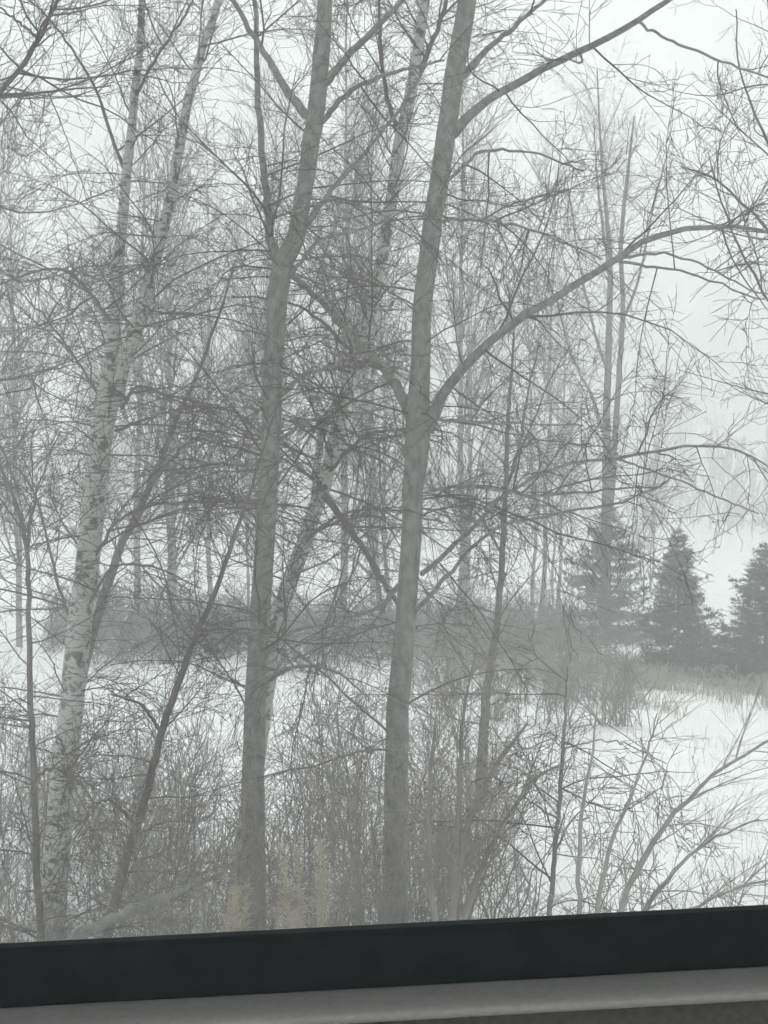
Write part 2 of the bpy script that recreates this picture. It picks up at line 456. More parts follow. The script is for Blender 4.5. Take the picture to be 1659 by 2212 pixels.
# the second birch between the two grey trunks
D = 15.5
add_tree('birch_tree', 'crooked mottled birch standing between the two smooth grey trunks', 'tree',
    [[(545, 1700, 40, D), (575, 1480, 38, D), (612, 1300, 36, D), (650, 1190, 34, D), (685, 1090, 34, D), (712, 1000, 32, D), (735, 900, 30, D), (765, 790, 32, D), (800, 680, 30, D), (825, 560, 28, D), (845, 430, 27, D), (866, 300, 28, D), (892, 170, 26, D), (915, 20, 22, D), (940, -200, 14, D), (955, -450, 6, D)],
     [(684, 1080, 24, D), (684, 1000, 20, D + .1), (700, 930, 16, D + .2), (740, 850, 14, D + .3), (790, 760, 11, D + .4), (850, 650, 7, D + .5)]],
    [[(700, 1070, 17, D - .1), (760, 1150, 14, D - .3), (830, 1260, 12, D - .5), (900, 1360, 8, D - .6)],
     [(885, 200, 14, D), (930, 100, 11, D), (970, -20, 8, D), (1000, -150, 4, D)],
     [(862, 300, 12, D), (830, 180, 9, D + .2), (820, 40, 7, D + .3), (810, -100, 4, D + .4)],
     [(770, 770, 9, D), (690, 690, 7, D - .3), (610, 650, 5, D - .5), (500, 640, 3, D - .6)],
     [(700, 1030, 9, D), (780, 950, 7, D - .3), (860, 930, 5, D - .4), (960, 960, 3, D - .5)],
     [(650, 1180, 9, D), (720, 1120, 7, D - .3), (820, 1100, 5, D - .5), (960, 1130, 3, D - .6)]],
    M_BIRCH, dict(nh=75, n1=115, n2=1250, n3=3200, plane=np.array([1, 1, .5]), bow=1.1, t0=0.2, l1=(0.7, 2.4)), mat_limb=M_DARK)

# ------------------------------------------------------------------ saplings in front
SAP = dict(n1=60, n2=380, n3=900, l1=(0.3, 1.3), l2=(0.15, 0.55), l3=(0.06, 0.22), bow=0.3)
add_tree('sapling', 'thin dark sapling forking at mid height along the left edge', 'sapling',
    [[(88, 2030, 17, 11.5), (80, 1850, 16, 11.5), (72, 1680, 14, 11.5), (66, 1500, 13, 11.5), (62, 1300, 11, 11.5), (56, 1170, 10, 11.5), (30, 1080, 8, 11.5), (-10, 980, 6, 11.5), (-40, 900, 3, 11.5)]],
    [[(58, 1190, 8, 11.5), (72, 1100, 6, 11.6), (90, 1030, 4, 11.7), (130, 930, 2, 11.8)],
     [(72, 1690, 7, 11.5), (110, 1660, 6, 11.3), (170, 1690, 4, 11.2), (220, 1760, 2, 11.1)]],
    M_DARK, SAP)
add_tree('sapling', 'slender dark sapling leaning right beside the left birch, crossing the brush', 'sapling',
    [[(236, 2000, 24, 12.4), (268, 1870, 21, 12.4), (310, 1740, 18, 12.4), (345, 1600, 16, 12.4), (385, 1480, 15, 12.4), (420, 1380, 13, 12.4), (465, 1280, 11, 12.4), (510, 1150, 9, 12.4), (548, 1040, 6, 12.4), (590, 900, 3, 12.4)]],
    [[(352, 1585, 9, 12.4), (300, 1520, 6, 12.2), (240, 1500, 4, 12.0)],
     [(300, 1790, 9, 12.4), (240, 1730, 7, 12.2), (190, 1745, 4, 12.0)]],
    M_DARK, dict(SAP, n1=80, n2=480, n3=1200))
add_tree('sapling', 'thin grey stem leaning right behind the left birch', 'sapling',
    [[(128, 1960, 26, 15.2), (136, 1750, 25, 15.2), (160, 1540, 24, 15.2), (200, 1370, 22, 15.2), (250, 1210, 18, 15.2), (300, 1100, 16, 15.2), (345, 1000, 14, 15.2), (375, 920, 12, 15.2), (420, 820, 9, 15.2), (470, 690, 6, 15.2), (510, 560, 3, 15.2)]],
    [[(318, 1060, 7, 15.2), (400, 960, 5, 15.4), (470, 930, 3, 15.5)]],
    M_FARBARK, dict(SAP, n1=70))
add_tree('sapling', 'straight slim sapling in front of the brush, right of the leaning grey trunk', 'sapling',
    [[(1046, 1560, 22, 20), (1054, 1470, 19, 20), (1072, 1360, 15, 20), (1085, 1200, 13, 20), (1092, 1050, 11, 20), (1098, 900, 9, 20), (1106, 800, 6, 20), (1110, 690, 4, 20)],
     [(1092, 1060, 8, 20), (1122, 960, 7, 20.1), (1140, 850, 5, 20.2), (1165, 740, 3, 20.3)]],
    [[(1085, 1200, 6, 20), (1040, 1120, 5, 20.2), (990, 1080, 3, 20.3)]],
    M_DARK, dict(SAP, n1=80, n2=520, n3=1300, l1=(0.5, 2.0)))
add_tree('sapling', 'thin upright stem standing in the snow at lower right, bare twigs to both sides', 'sapling',
    [[(1180, 2030, 12, 10.5), (1196, 1880, 11, 10.5), (1206, 1760, 10, 10.5), (1214, 1640, 9, 10.5), (1220, 1540, 6, 10.5), (1226, 1440, 3, 10.5)]],
    [[(1206, 1770, 5, 10.5), (1120, 1720, 4, 10.4), (1040, 1740, 2, 10.3)],
     [(1212, 1700, 5, 10.5), (1280, 1735, 4, 10.4), (1350, 1750, 3, 10.3), (1430, 1700, 2, 10.2)],
     [(1216, 1620, 4, 10.5), (1290, 1600, 3, 10.6), (1360, 1610, 3, 10.7), (1440, 1650, 2, 10.8)]],
    M_FARBARK, dict(SAP, n1=40, n2=160, n3=450))

# the tree outside the frame whose limb crosses the upper left corner
add_tree('dark_bark_tree', 'dark limb crossing the top left corner of the view', 'tree',
    [[(-420, 1900, 60, 12.5), (-400, 1300, 55, 12.5), (-370, 700, 48, 12.5), (-330, 200, 36, 12.5), (-300, -300, 18, 12.5)]],
    [[(-380, 700, 26, 12.5), (-200, 430, 18, 12.3), (-60, 270, 14, 12.1), (20, 175, 12, 12.0), (90, 75, 10, 11.9), (130, -20, 7, 11.8), (170, -150, 4, 11.7)],
     [(82, 82, 6, 11.9), (30, 40, 5, 12.0), (-30, -10, 3, 12.1)],
     [(-385, 1000, 18, 12.5), (-200, 880, 12, 12.2), (-40, 830, 8, 12), (90, 805, 5, 11.8), (180, 780, 2, 11.7)],
     [(-370, 500, 18, 12.5), (-150, 250, 11, 12.4), (60, 205, 6, 12.3), (240, 185, 3, 12.2)]],
    M_DARK, dict(n1=80, n2=800, n3=2300))
# the tree outside the frame at the right, its fine twigs hang in
add_tree('dark_bark_tree', 'fine bare branches reaching in from the right edge against the pale sky', 'tree',
    [[(2050, 1900, 50, 15), (2020, 1300, 46, 15), (1980, 700, 40, 15), (1930, 200, 28, 15), (1890, -300, 14, 15)]],
    [[(1985, 760, 17, 15), (1850, 640, 12, 14.8), (1740, 480, 8, 14.6), (1655, 300, 6, 14.5), (1600, 160, 4, 14.4), (1590, 20, 3, 14.3)],
     [(2000, 900, 15, 15), (1830, 780, 10, 14.8), (1700, 700, 7, 14.7), (1620, 580, 5, 14.6), (1560, 440, 4, 14.5), (1530, 330, 2, 14.4)],
     [(2010, 1100, 13, 15), (1830, 900, 9, 14.9), (1700, 560, 7, 14.8), (1560, 400, 5, 14.7), (1470, 360, 3, 14.6)],
     [(1950, 400, 13, 15), (1800, 240, 8, 14.8), (1690, 120, 6, 14.7), (1650, -40, 4, 14.6)]],
    M_DARK, dict(n1=50, n2=420, n3=1100, up=lambda z: np.clip((z - 3.0) * 0.2, -0.1, 0.8)))

# ------------------------------------------------------------------ copies
def copy_tree(o, loc, rz, sc, label=None, group=None, parent=None):
    c = o.copy(); C.objects.link(c)
    c.location = loc; c.rotation_euler = (0, 0, rz); c.scale = sc
    if label: c['label'] = label
    if group: c['group'] = group
    for ch in list(o.children):
        k = ch.copy(); C.objects.link(k); k.parent = c
    return c


ORD = 'first second third fourth fifth sixth seventh eighth ninth tenth eleventh twelfth thirteenth fourteenth fifteenth sixteenth seventeenth eighteenth nineteenth twentieth'.split()


def ordinal(spots, k, text):
    r = sorted(range(len(spots)), key=lambda j: spots[j][0]).index(k)
    if r == 0: return 'leftmost ' + text
    if r == len(spots) - 1: return 'rightmost ' + text
    return text.replace(',', ' ' + ORD[r] + ' from the left,', 1) if False else ORD[r] + ' from the left, ' + text


# ------------------------------------------------------------------ trees behind
def far_tree(H, stems, n1, n2, n3, ang, spread, r0=0.11):
    root = bpy.data.objects.new('bare_tree', None); C.objects.link(root)
    polys = []
    for s in range(stems):
        az = rng.uniform(0, 6.28); lean = 0.0 if stems == 1 else 0.05
        zz = np.linspace(-0.3, H * (1 - 0.1 * s), 14)
        p = np.stack([np.cos(az) * (lean * zz + 0.08 * s) + np.cumsum(rng.normal(size=14)) * 0.035, np.sin(az) * (lean * zz + 0.08 * s) + np.cumsum(rng.normal(size=14)) * 0.035, zz], -1)
        r = r0 * (1 - 0.93 * np.linspace(0, 1, 14) ** 1.1) / (1 + 0.3 * s)
        p = spline(p, 24); r = spline(r[:, None], 24)[:, 0]
        v, q = tubes(p[None], r[None], 8)
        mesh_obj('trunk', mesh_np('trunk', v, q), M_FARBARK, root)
        polys.append((p, r))
    par = np.stack([a for a, _ in polys]); pr = np.stack([b for _, b in polys])
    up = lambda z: np.full(len(z), 0.55)
    a, ra = sprout(par, pr, n1, ang, 12, H * 0.18 * spread, H * 0.42 * spread, 8, up, 0.07, t0=0.16, rk=0.0075)
    a2, ra2 = sprout(a, ra, n2, 42, 14, 0.5, 1.5, 5, up, 0.10, t0=0.1, rk=0.0075, rmin=0.0048)
    a3, ra3 = sprout(a2, ra2, n3, 40, 16, 0.2, 0.6, 3, up, 0.15, t0=0.1, rk=0.01, rmin=0.0044)
    cv, cq = join([tubes(a, ra, 4), tubes(a2, ra2, 3), tubes(a3, ra3, 3)])
    cr = mesh_obj('crown', mesh_np('crown', cv, cq), M_TWIG, root)
    cr['kind'] = 'stuff'
    root['category'] = 'tree'
    return root


protos = [far_tree(10, 1, 48, 420, 1200, 42, 1.0, .065), far_tree(12, 1, 60, 480, 1300, 36, 0.85, 0.075), far_tree(9, 2, 60, 450, 1250, 38, 1.0, 0.055), far_tree(8, 3, 64, 450, 1250, 34, 0.9, 0.045)]
used = [False] * 4


def place_far(i, x, d, s, label, group):
    loc = (x, d, float(ground_z(x, d)))
    rz = rng.uniform(0, 6.28)
    if not used[i]:
        used[i] = True
        o = protos[i]; o.location = loc; o.rotation_euler = (0, 0, rz); o.scale = (s, s, s)
        setp(o, label, 'tree', group)
    else:
        o = copy_tree(protos[i], loc, rz, (s, s, s), label, group)
    return o


def fx(u, d):
    return (u - 829.5) / F * d


# twin-stemmed tree over the spruces
D = 46.0
T7 = dict(n1=90, n2=800, n3=2200, l1=(1.2, 4.0), l2=(0.5, 1.5), l3=(0.2, 0.6), ang=36, up=lambda z: np.full(len(z), 0.5), t0=0.3)
add_tree('bare_tree', 'bare twin-stemmed tree rising behind the small spruces at right', 'tree',
    [[(1306, 1380, 26, D), (1308, 1250, 25, D), (1310, 1100, 22, D), (1311, 900, 17, D), (1316, 700, 14, D), (1318, 560, 11, D), (1306, 420, 8, D), (1296, 280, 5, D), (1290, 150, 3, D)],
     [(1318, 1120, 14, D), (1328, 950, 13, D), (1338, 800, 12, D), (1346, 660, 10, D), (1342, 520, 10, D), (1356, 380, 7, D), (1370, 250, 3, D)]],
    [[(1318, 600, 8, D), (1300, 480, 6, D + .3), (1288, 360, 4, D + .4), (1283, 250, 2, D + .5)],
     [(1342, 700, 8, D), (1380, 600, 6, D + .3), (1410, 450, 5, D + .4), (1450, 300, 2, D + .5)],
     [(1310, 960, 8, D), (1280, 860, 7, D - .3), (1240, 780, 5, D - .4), (1200, 640, 3, D - .5)],
     [(1312, 800, 8, D), (1285, 720, 6, D - .3), (1250, 560, 4, D - .4), (1230, 420, 2, D - .5)]],
    M_DARK, T7)

G1 = 'bare trees massed behind the front trunks'
L1 = 'of the bare trees massed behind the front trunks'
G2 = 'faint bare trees far back in the haze'
L2 = 'of the faint bare trees far back in the haze'
mid = [(40, 41, 0, 1.17), (300, 50, 0, 1.66), (370, 40, 2, 1.31), (550, 51, 3, 1.79), (745, 42, 1, 1.38), (830, 50, 2, 1.59), (1000, 46, 1, 1.31), (1160, 50, 2, 1.38), (-60, 38, 2, 1.38)]
for k, (u, d, i, s) in enumerate(mid):
    place_far(i, fx(u, d), d, s, ordinal(mid, k, L1), G1)
far = [(-40, 58, 0, 1.0), (210, 55, 2, 1.1), (450, 52, 1, 1.1), (560, 60, 2, 1.4), (800, 58, 1, 1.3), (1000, 56, 0, 1.3), (1200, 60, 2, 1.2), (1400, 66, 3, 0.95), (1470, 150, 2, 1.2), (1550, 170, 0, 1.0)]
for k, (u, d, i, s) in enumerate(far):
    place_far(i, fx(u, d), d, s, ordinal(far, k, L2), G2)

# ------------------------------------------------------------------ distant wood, one mass
W = []
for k in range(230):
    x = rng.uniform(-110, 110); y = rng.uniform(150, 215); h = rng.uniform(5, 10)
    z0 = float(ground_z(x, y))
    n = 26
    zz = z0 + h * (1 - rng.uniform(0, 1, n) ** 1.4 * 0.85)
    rr = 0.22 * h * (1 - (zz - z0) / (h * 1.05)) + 0.25
    a = rng.uniform(0, 6.28, n)
    p0 = np.stack([x + np.cos(a) * rr * .3, y + np.sin(a) * rr * .3, zz - h * .12], -1)
    p1 = np.stack([x + np.cos(a) * rr, y + np.sin(a) * rr, zz + h * .05], -1)
    pts = np.stack([p0, (p0 + p1) / 2 + [0, 0, .1], p1], 1)
    pts = np.concatenate([pts, np.array([[[x, y, z0 - .3], [x, y, z0 + h * .5], [x, y, z0 + h]]])])
    rad = np.tile(np.array([0.16, 0.10, 0.02]), (n + 1, 1))
    W.append(tubes(pts, rad, 3))
v, q = join(W)
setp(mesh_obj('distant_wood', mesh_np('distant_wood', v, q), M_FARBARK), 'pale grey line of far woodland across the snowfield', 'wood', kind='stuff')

# ------------------------------------------------------------------ spruces
def spruce(H, half, whorls):
    root = bpy.data.objects.new('spruce_tree', None); C.objects.link(root)
    zz = np.linspace(-0.1, H, 10)
    p = np.stack([zz * 0, zz * 0, zz], -1); r = 0.045 * H / 2.7 * (1 - 0.95 * np.linspace(0, 1, 10))
    v, q = tubes(p[None], r[None], 7)
    mesh_obj('trunk', mesh_np('trunk', v, q), M_DARK, root)
    P, Rr = [], []
    for w in range(whorls):
        t = (w + rng.uniform(-.3, .3)) / whorls
        z = H * (0.05 + 0.93 * t)
        L = half * (1 - t) ** 1.1 * rng.uniform(.8, 1.2) + 0.025
        for k in range(15):
            a = rng.uniform(0, 6.28); LL = L * rng.uniform(.5, 1.22)
            s = np.linspace(0, 1, 6)
            rise = -0.10 + 0.45 * t
            pts = np.stack([np.cos(a) * LL * s, np.sin(a) * LL * s, z + LL * (rise * s - 0.25 * s + 0.32 * s * s)], -1)
            P.append(pts); Rr.append(0.011 * (1 - .8 * s))
    P = np.array(P); Rr = np.array(Rr)
    a2, r2 = sprout(P, Rr, len(P) * 9, 50, 10, 0.10, 0.34, 4, 0.05, 0.06, t0=.15, plane=np.array([1, 1, .35]))
    # needles: narrow blades along the shoots
    par = a2; N = len(P) * 110
    who = rng.integers(0, len(par), N); t = rng.uniform(0, 1, N) * 2.999; i = t.astype(int); f = (t - i)[:, None]
    pos = par[who, i] * (1 - f) + par[who, i + 1] * f
    T = par[who, i + 1] - par[who, i]; T /= np.linalg.norm(T, axis=1, keepdims=True) + 1e-9
    nv = rng.normal(size=(N, 3)); nv -= (nv * T).sum(1, keepdims=True) * T; nv /= np.linalg.norm(nv, axis=1, keepdims=True)
    d = T * 0.65 + nv * 0.75
    side = np.cross(d, rng.normal(size=(N, 3))); side /= np.linalg.norm(side, axis=1, keepdims=True)
    Ln = rng.uniform(.05, .085, N)[:, None]
    tri = np.stack([pos - side * .008, pos + side * .008, pos + d * Ln], 1).reshape(-1, 3)
    tt = np.arange(N * 3).reshape(-1, 3)
    v1, q1 = join([tubes(P, Rr, 3), tubes(a2, r2, 3)])
    me = mesh_np('crown', np.concatenate([v1, tri]), q1, tt + len(v1), smooth=False)
    cr = mesh_obj('crown', me, M_SPRUCE, root); cr['kind'] = 'stuff'
    root['category'] = 'tree'
    return root


D1 = 36.0
sp1 = spruce(3.0, 1.12, 28)
sp1.location = (fx(1465, D1), D1, float(ground_z(fx(1465, D1), D1)))
setp(sp1, 'small dark green spruce with a pointed top, left of the one at the right edge', 'tree', 'small spruces on the snowfield')
g = 'small spruces on the snowfield'
sp2 = spruce(3.1, 1.35, 22)
sp2.location = (fx(1312, 44.5), 44.5, float(ground_z(fx(1312, 44.5), 44.5)))
sp2.scale = (1.3, 1.3, 1.18)
sp2.rotation_euler = (0.03, -.02, 1)
copy_tree(sp1, (fx(1655, 34), 34, float(ground_z(fx(1655, 34), 34))), 2.0, (1.3, 1.3, .92), 'dark green spruce cut off by the right edge of the view', g)
setp(sp2, 'broad greyish spruce at the foot of the twin-stemmed bare tree', 'tree', g)

# ------------------------------------------------------------------ shrubs
def shrub(H, nst, n2, n3, spread, mat, rs=0.011, rm=0.0014, part_stems=True, n4=0):
    root = bpy.data.objects.new('bare_shrub', None); C.objects.link(root)
    P, Rr = [], []
    for k in range(nst):
        a = rng.uniform(0, 6.28); r = abs(rng.normal(0, 1)) * spread
        h = H * rng.uniform(.6, 1.05)
        s = np.linspace(0, 1, 12)
        bx, by = rng.normal(size=2) * 0.12 * H
        pts = np.stack([bx + np.cos(a) * r * h * s ** 1.25, by + np.sin(a) * r * h * s ** 1.25, -0.12 + (h + .12) * s * (1 - .12 * r * s)], -1)
        pts[1:] += np.cumsum(rng.normal(size=(11, 3)) * 0.011 * H, 0)
        rad = rs * rng.uniform(.6, 1.25) * (1 - .85 * s)
        P.append(pts); Rr.append(rad)
    P = np.array(P); Rr = np.array(Rr)
    if part_stems:
        for a, r in zip(P, Rr):
            v, q = tubes(a[None], r[None], 6)
            mesh_obj('stem', mesh_np('stem', v, q), mat, root)
        tb = []
    else:
        v, q = tubes(P, Rr, 5)
        so = mesh_obj('stems', mesh_np('stems', v, q), mat, root); so['kind'] = 'stuff'
        tb = []
    a2, r2 = sprout(P, Rr, n2, 48, 15, H * .15, H * .5, 7, 0.25, 0.10, t0=.08, rk=.0055, rmin=rm)
    a3, r3 = sprout(a2, r2, n3, 45, 18, H * .05, H * .2, 4, 0.15, 0.15, t0=.08, rk=.006, rmin=rm)
    tb += [tubes(a2, r2, 4), tubes(a3, r3, 3)]
    v, q = join(tb)
    cr = mesh_obj('twigs', mesh_np('twigs', v, q), mat, root); cr['kind'] = 'stuff'
    root['category'] = 'shrub'
    return root


nearS = [shrub(2.3, 10, 190, 850, .28, M_TWIGB, .011, .0022, part_stems=False), shrub(1.9, 13, 200, 900, .40, M_TWIGB, .009, .0022, part_stems=False), shrub(2.7, 9, 180, 800, .20, M_TWIGB, .013, .0022, part_stems=False)]
nu = [False] * 3
GN = 'bare shrubs crowding the foot of the trunks'
LN = 'of the brown shrubs at the foot of the middle trunks'
near_spots = [(400, 12.6, 1, 0.7), (450, 12.0, 0, 0.95), (500, 10.6, 1, 0.85), (605, 11.0, 0, 0.9), (660, 12.2, 1, 1.0), (730, 13.4, 0, 1.05), (775, 11.4, 1, 0.95), (920, 11.8, 0, 0.95), (980, 13.6, 2, 0.85), (850, 10.2, 1, 0.75), (800, 14.6, 2, 1.0), (1040, 12.4, 1, 0.75), (940, 15.0, 1, 1.0), (430, 16.5, 1, 1.0), (720, 17.5, 1, 1.1), (1000, 16.8, 0, 0.9)]


def place_shrub(i, x, d, s, label, group, arr, flag):
    loc = (x, d, float(ground_z(x, d))); rz = rng.uniform(0, 6.28)
    if not flag[i]:
        flag[i] = True
        o = arr[i]; o.location = loc; o.rotation_euler = (0, 0, rz); o.scale = (s, s, s); setp(o, label, 'shrub', group)
    else:
        copy_tree(arr[i], loc, rz, (s, s, s), label, group)


for k, (u, d, i, s) in enumerate(near_spots):
    place_shrub(i, fx(u, d), d, s, ordinal(near_spots, k, LN), GN, nearS, nu)
GL = 'low bare shrubs round the left birch'
LL_ = 'of the low bare shrubs round the left birch'
left_spots = [(10, 12.5, 1, .7), (60, 14.5, 0, .7), (200, 12.8, 1, .6), (245, 15.0, 0, .75), (290, 14.0, 1, .75), (330, 12.2, 1, .62), (380, 15.5, 2, .75), (-30, 11.0, 0, .65), (150, 17.5, 1, .95), (30, 18.5, 0, .9), (320, 18.5, 1, 1.0)]
for k, (u, d, i, s) in enumerate(left_spots):
    place_shrub(i, fx(u, d), d, s, ordinal(left_spots, k, LL_), GL, nearS, nu)

# far thicket belt, single shrubs in a row
brushS = [shrub(1.35, 18, 170, 520, .55, M_GREY, .010, .0045, False), shrub(1.6, 12, 150, 480, .35, M_GREY, .011, .0045, False)]
bu = [False] * 2
farS = [shrub(1.5, 16, 260, 1000, .50, M_DARK, .013, .0068, False), shrub(1.9, 14, 260, 1000, .38, M_DARK, .014, .0068, False)]
fu = [False] * 2
GB = 'shrubs of the thicket across the snowfield'
LB = 'grey-brown shrub in the thicket belt across the snowfield'
for k, u in enumerate(np.linspace(120, 1230, 44)):
    d = 40 + 3.0 * math.sin(k * 1.7) + (k % 3) * 1.3
    place_shrub(k % 2, fx(u, d), d, .6 + .32 * abs(math.sin(k * 2.3)) ** 2, LB, GB, farS, fu)
for k, u in enumerate(np.linspace(880, 1320, 12)):
    d = 31 + 4.5 * math.sin(k * 2.1)
    place_shrub((k + 1) % 2, fx(u, d), d, .55 + .75 * abs(math.sin(k * 1.3)) ** 2, ordinal([(j,) for j in range(12)], k, 'of the grey-brown shrubs in front of the small spruces'), 'brush in front of the spruces', brushS, bu)

# arching shrub at lower right
def stem_shrub(name, label, paths, mat, n2, n3, l2=(.25, .9), l3=(.1, .35), up=0.1):
    P = [guided(p, 20, .004) for p in paths]
    b = P[0][0][0]
    base = np.array((b[0], b[1], float(ground_z(b[0], b[1]))))
    root = empty(name, base, label, 'shrub')
    for a, r in P:
        v, q = tubes(a[None], r[None], 7)
        mesh_obj('stem', mesh_np('stem', v - base, q), mat, root)
    par = np.stack([a for a, _ in P]); pr = np.stack([r for _, r in P])
    a2, r2 = sprout(par, pr, n2, 42, 14, l2[0], l2[1], 8, up, .07, t0=.2, bow=.4, rk=.005)
    a3, r3 = sprout(a2, r2, n3, 40, 15, l3[0], l3[1], 4, up, .12, rk=.005)
    v, q = join([tubes(a2, r2, 4), tubes(a3, r3, 3)])
    cr = mesh_obj('twigs', mesh_np('twigs', v - base, q), mat, root); cr['kind'] = 'stuff'


D = 9.0
stem_shrub('bare_shrub', 'arching many-stemmed grey shrub spreading over the snow at lower right', [
    [(1290, 2160, 16.1, D), (1340, 1960, 14.3, D), (1400, 1840, 12.4, D), (1470, 1740, 9.9, D), (1560, 1660, 7.4, D), (1680, 1590, 5.0, D), (1800, 1560, 2.5, D)],
    [(1300, 2160, 12.4, D), (1380, 1990, 11.2, D), (1450, 1890, 9.3, D), (1530, 1820, 6.2, D), (1640, 1770, 3.7, D)],
    [(1280, 2160, 12.4, D), (1290, 1960, 11.2, D), (1330, 1800, 8.7, D), (1390, 1650, 5.6, D), (1420, 1540, 2.5, D)],
    [(1310, 2160, 10.5, D), (1440, 2010, 8.7, D), (1560, 1930, 6.2, D), (1680, 1900, 3.7, D)],
    [(1270, 2160, 13.6, D), (1255, 1980, 11.8, D), (1250, 1820, 9.3, D), (1275, 1640, 6.2, D), (1290, 1520, 2.5, D)]],
    M_PALE, 90, 520)
D = 10.2
stem_shrub('bare_shrub', 'bushy shrub of straight dark stems leaning right, just right of the leaning trunk', [
    [(960, 2080, 20, D), (990, 1900, 17, D), (1020, 1760, 14, D), (1080, 1640, 10, D), (1140, 1560, 5, D)],
    [(970, 2080, 17, D), (985, 1880, 15, D), (990, 1720, 12, D), (1000, 1560, 8, D), (1020, 1440, 3, D)],
    [(980, 2080, 17, D), (1030, 1900, 14, D), (1080, 1790, 11, D), (1150, 1690, 7, D), (1230, 1640, 3, D)],
    [(955, 2080, 15, D), (930, 1900, 13, D), (925, 1740, 10, D), (940, 1560, 5, D)]],
    M_TWIGB, 130, 1000, up=0.0)

paleS = [shrub(1.3, 9, 90, 300, .5, M_PALE, .010, .003, part_stems=False)]
pu = [False]
for lab, u, d, s in (('pale low shrub on the snow in the lower right corner', 1600, 9.6, 1.0), ('pale twiggy shrub on the snow behind the arching grey shrub', 1430, 11.5, 1.15), ('pale sparse shrub at the right edge of the snow', 1650, 13.0, 1.1), ('pale shrub between the thin upright stem and the arching shrub', 1270, 11.0, 1.1)):
    place_shrub(0, fx(u, d), d, s, lab, 'pale shrubs on the snow', paleS, pu)

# ------------------------------------------------------------------ reed plumes
def reed(h, nst):
    root = bpy.data.objects.new('reed_clump', None); C.objects.link(root)
    P, Rr, PL, PR = [], [], [], []
    for k in range(nst):
        a = rng.uniform(0, 6.28); ln = rng.uniform(.02, .16); hh = h * rng.uniform(.55, 1.05)
        s = np.linspace(0, 1, 8)
        x0, y0 = rng.normal(size=2) * .05
        pts = np.stack([x0 + np.cos(a) * ln * s * s, y0 + np.sin(a) * ln * s * s, -.05 + (hh + .05) * s], -1)
        P.append(pts); Rr.append(.004 * (1 - .5 * s))
    P = np.array(P); Rr = np.array(Rr)
    v, q = tubes(P, Rr, 4)
    o = mesh_obj('stalks', mesh_np('stalks', v, q), M_REED, root); o['kind'] = 'stuff'
    a2, r2 = sprout(P, Rr, nst * 110, 40, 14, .05, .15, 5, -0.3, .25, t0=.80, t1=1.0, rk=.012, rmin=.0028, rmax=1.5)
    v, q = tubes(a2 + rng.normal(size=(len(a2), 1, 3)) * .012, r2, 3)
    o = mesh_obj('plumes', mesh_np('plumes', v, q), M_REED, root); o['kind'] = 'stuff'
    a3, r3 = sprout(P, Rr, nst * 4, 30, 10, .25, .5, 6, -0.6, .05, t0=.15, t1=.7, rk=.01, rmin=.003, rmax=1.5)
    v, q = tubes(a3, r3, 3)
    o = mesh_obj('leaves', mesh_np('leaves', v, q), M_REED, root); o['kind'] = 'stuff'
    root['category'] = 'reeds'
    return root


rd = reed(2.1, 9)
rp = [(495, 9.0, .76, 'tan dry reed clump at the window edge, leftmost of the reed clumps'), (655, 9.0, .85, 'tallest tan reed clump, below the middle trunks'), (640, 8.6, .74, 'short tan reed clump at the window edge below the tallest one')]
for k, (u, d, s, lab) in enumerate(rp):
    x = fx(u, d); loc = (x, d, float(ground_z(x, d)))
    if k == 0:
        rd.location = loc; rd.scale = (s * 1.1, s * 1.1, s); setp(rd, lab, 'reeds', 'dry reed clumps')
    else:
        copy_tree(rd, loc, k * 2.0, (s * 1.1, s * 1.1, s), lab, 'dry reed clumps')

# ------------------------------------------------------------------ low thick branch by the birch foot
P, r_ = guided([(-40, 2330, 34, 11.0), (80, 2130, 33, 11.0), (150, 2040, 30, 11.0), (215, 1997, 26, 11.0), (270, 1972, 23, 11.0), (330, 1950, 20, 11.0), (400, 1922, 15, 11.1), (480, 1880, 8, 11.2), (540, 1840, 3, 11.3)], 24, .008)
base = np.array((P[0][0], P[0][1], float(ground_z(P[0][0], P[0][1]))))
lo = empty('leaning_branch', base, 'thick broken branch slanting up at the window edge beside the left birch', 'branch')
v, q = tubes(P[None], r_[None], 9); mesh_obj('bough', mesh_np('bough', v - base, q), M_ASPEN, lo)
a2, r2 = sprout(P[None], r_[None], 14, 45, 12, .3, .8, 7, .3, .08, t0=.3)
a3, r3 = sprout(a2, r2, 70, 45, 12, .1, .3, 4, .2, .1)
v, q = join([tubes(a2, r2, 4), tubes(a3, r3, 3)])
o = mesh_obj('side_twigs', mesh_np('side_twigs', v - base, q), M_TWIG, lo); o['kind'] = 'stuff'

# ------------------------------------------------------------------ dry grass standing out of the snow
N = 24000
d = rng.uniform(27, 38, N); u = rng.uniform(1080, 1760, N)
keep = rng.uniform(0, 1, N) < np.clip(.32 + .85 * np.sin(u * .021 + d * .9) * np.sin(d * 1.1 + u * .006) + np.clip((d - 30) / 8, 0, 1), 0, 1) * np.clip((d - 27.5 - 1.8 * np.sin(u * .017) - 1.2 * np.sin(u * .051)) / 5, 0, 1) * np.where(u < 1300, .45, 1)
d, u = d[keep], u[keep]
N2 = 2200
d2 = rng.uniform(9.5, 26, N2); u2 = rng.uniform(-100, 1750, N2)
d = np.concatenate([d, d2]); u = np.concatenate([u, u2])
x = (u - 829.5) / F * d; N = len(x)
z = ground_z(x, d)
h = rng.uniform(.15, .55, N) * np.where(d > 26, 1.0, .7)
a = rng.uniform(0, 6.28, N); ln = h * rng.uniform(.1, .7, N)
s = np.linspace(0, 1, 4)
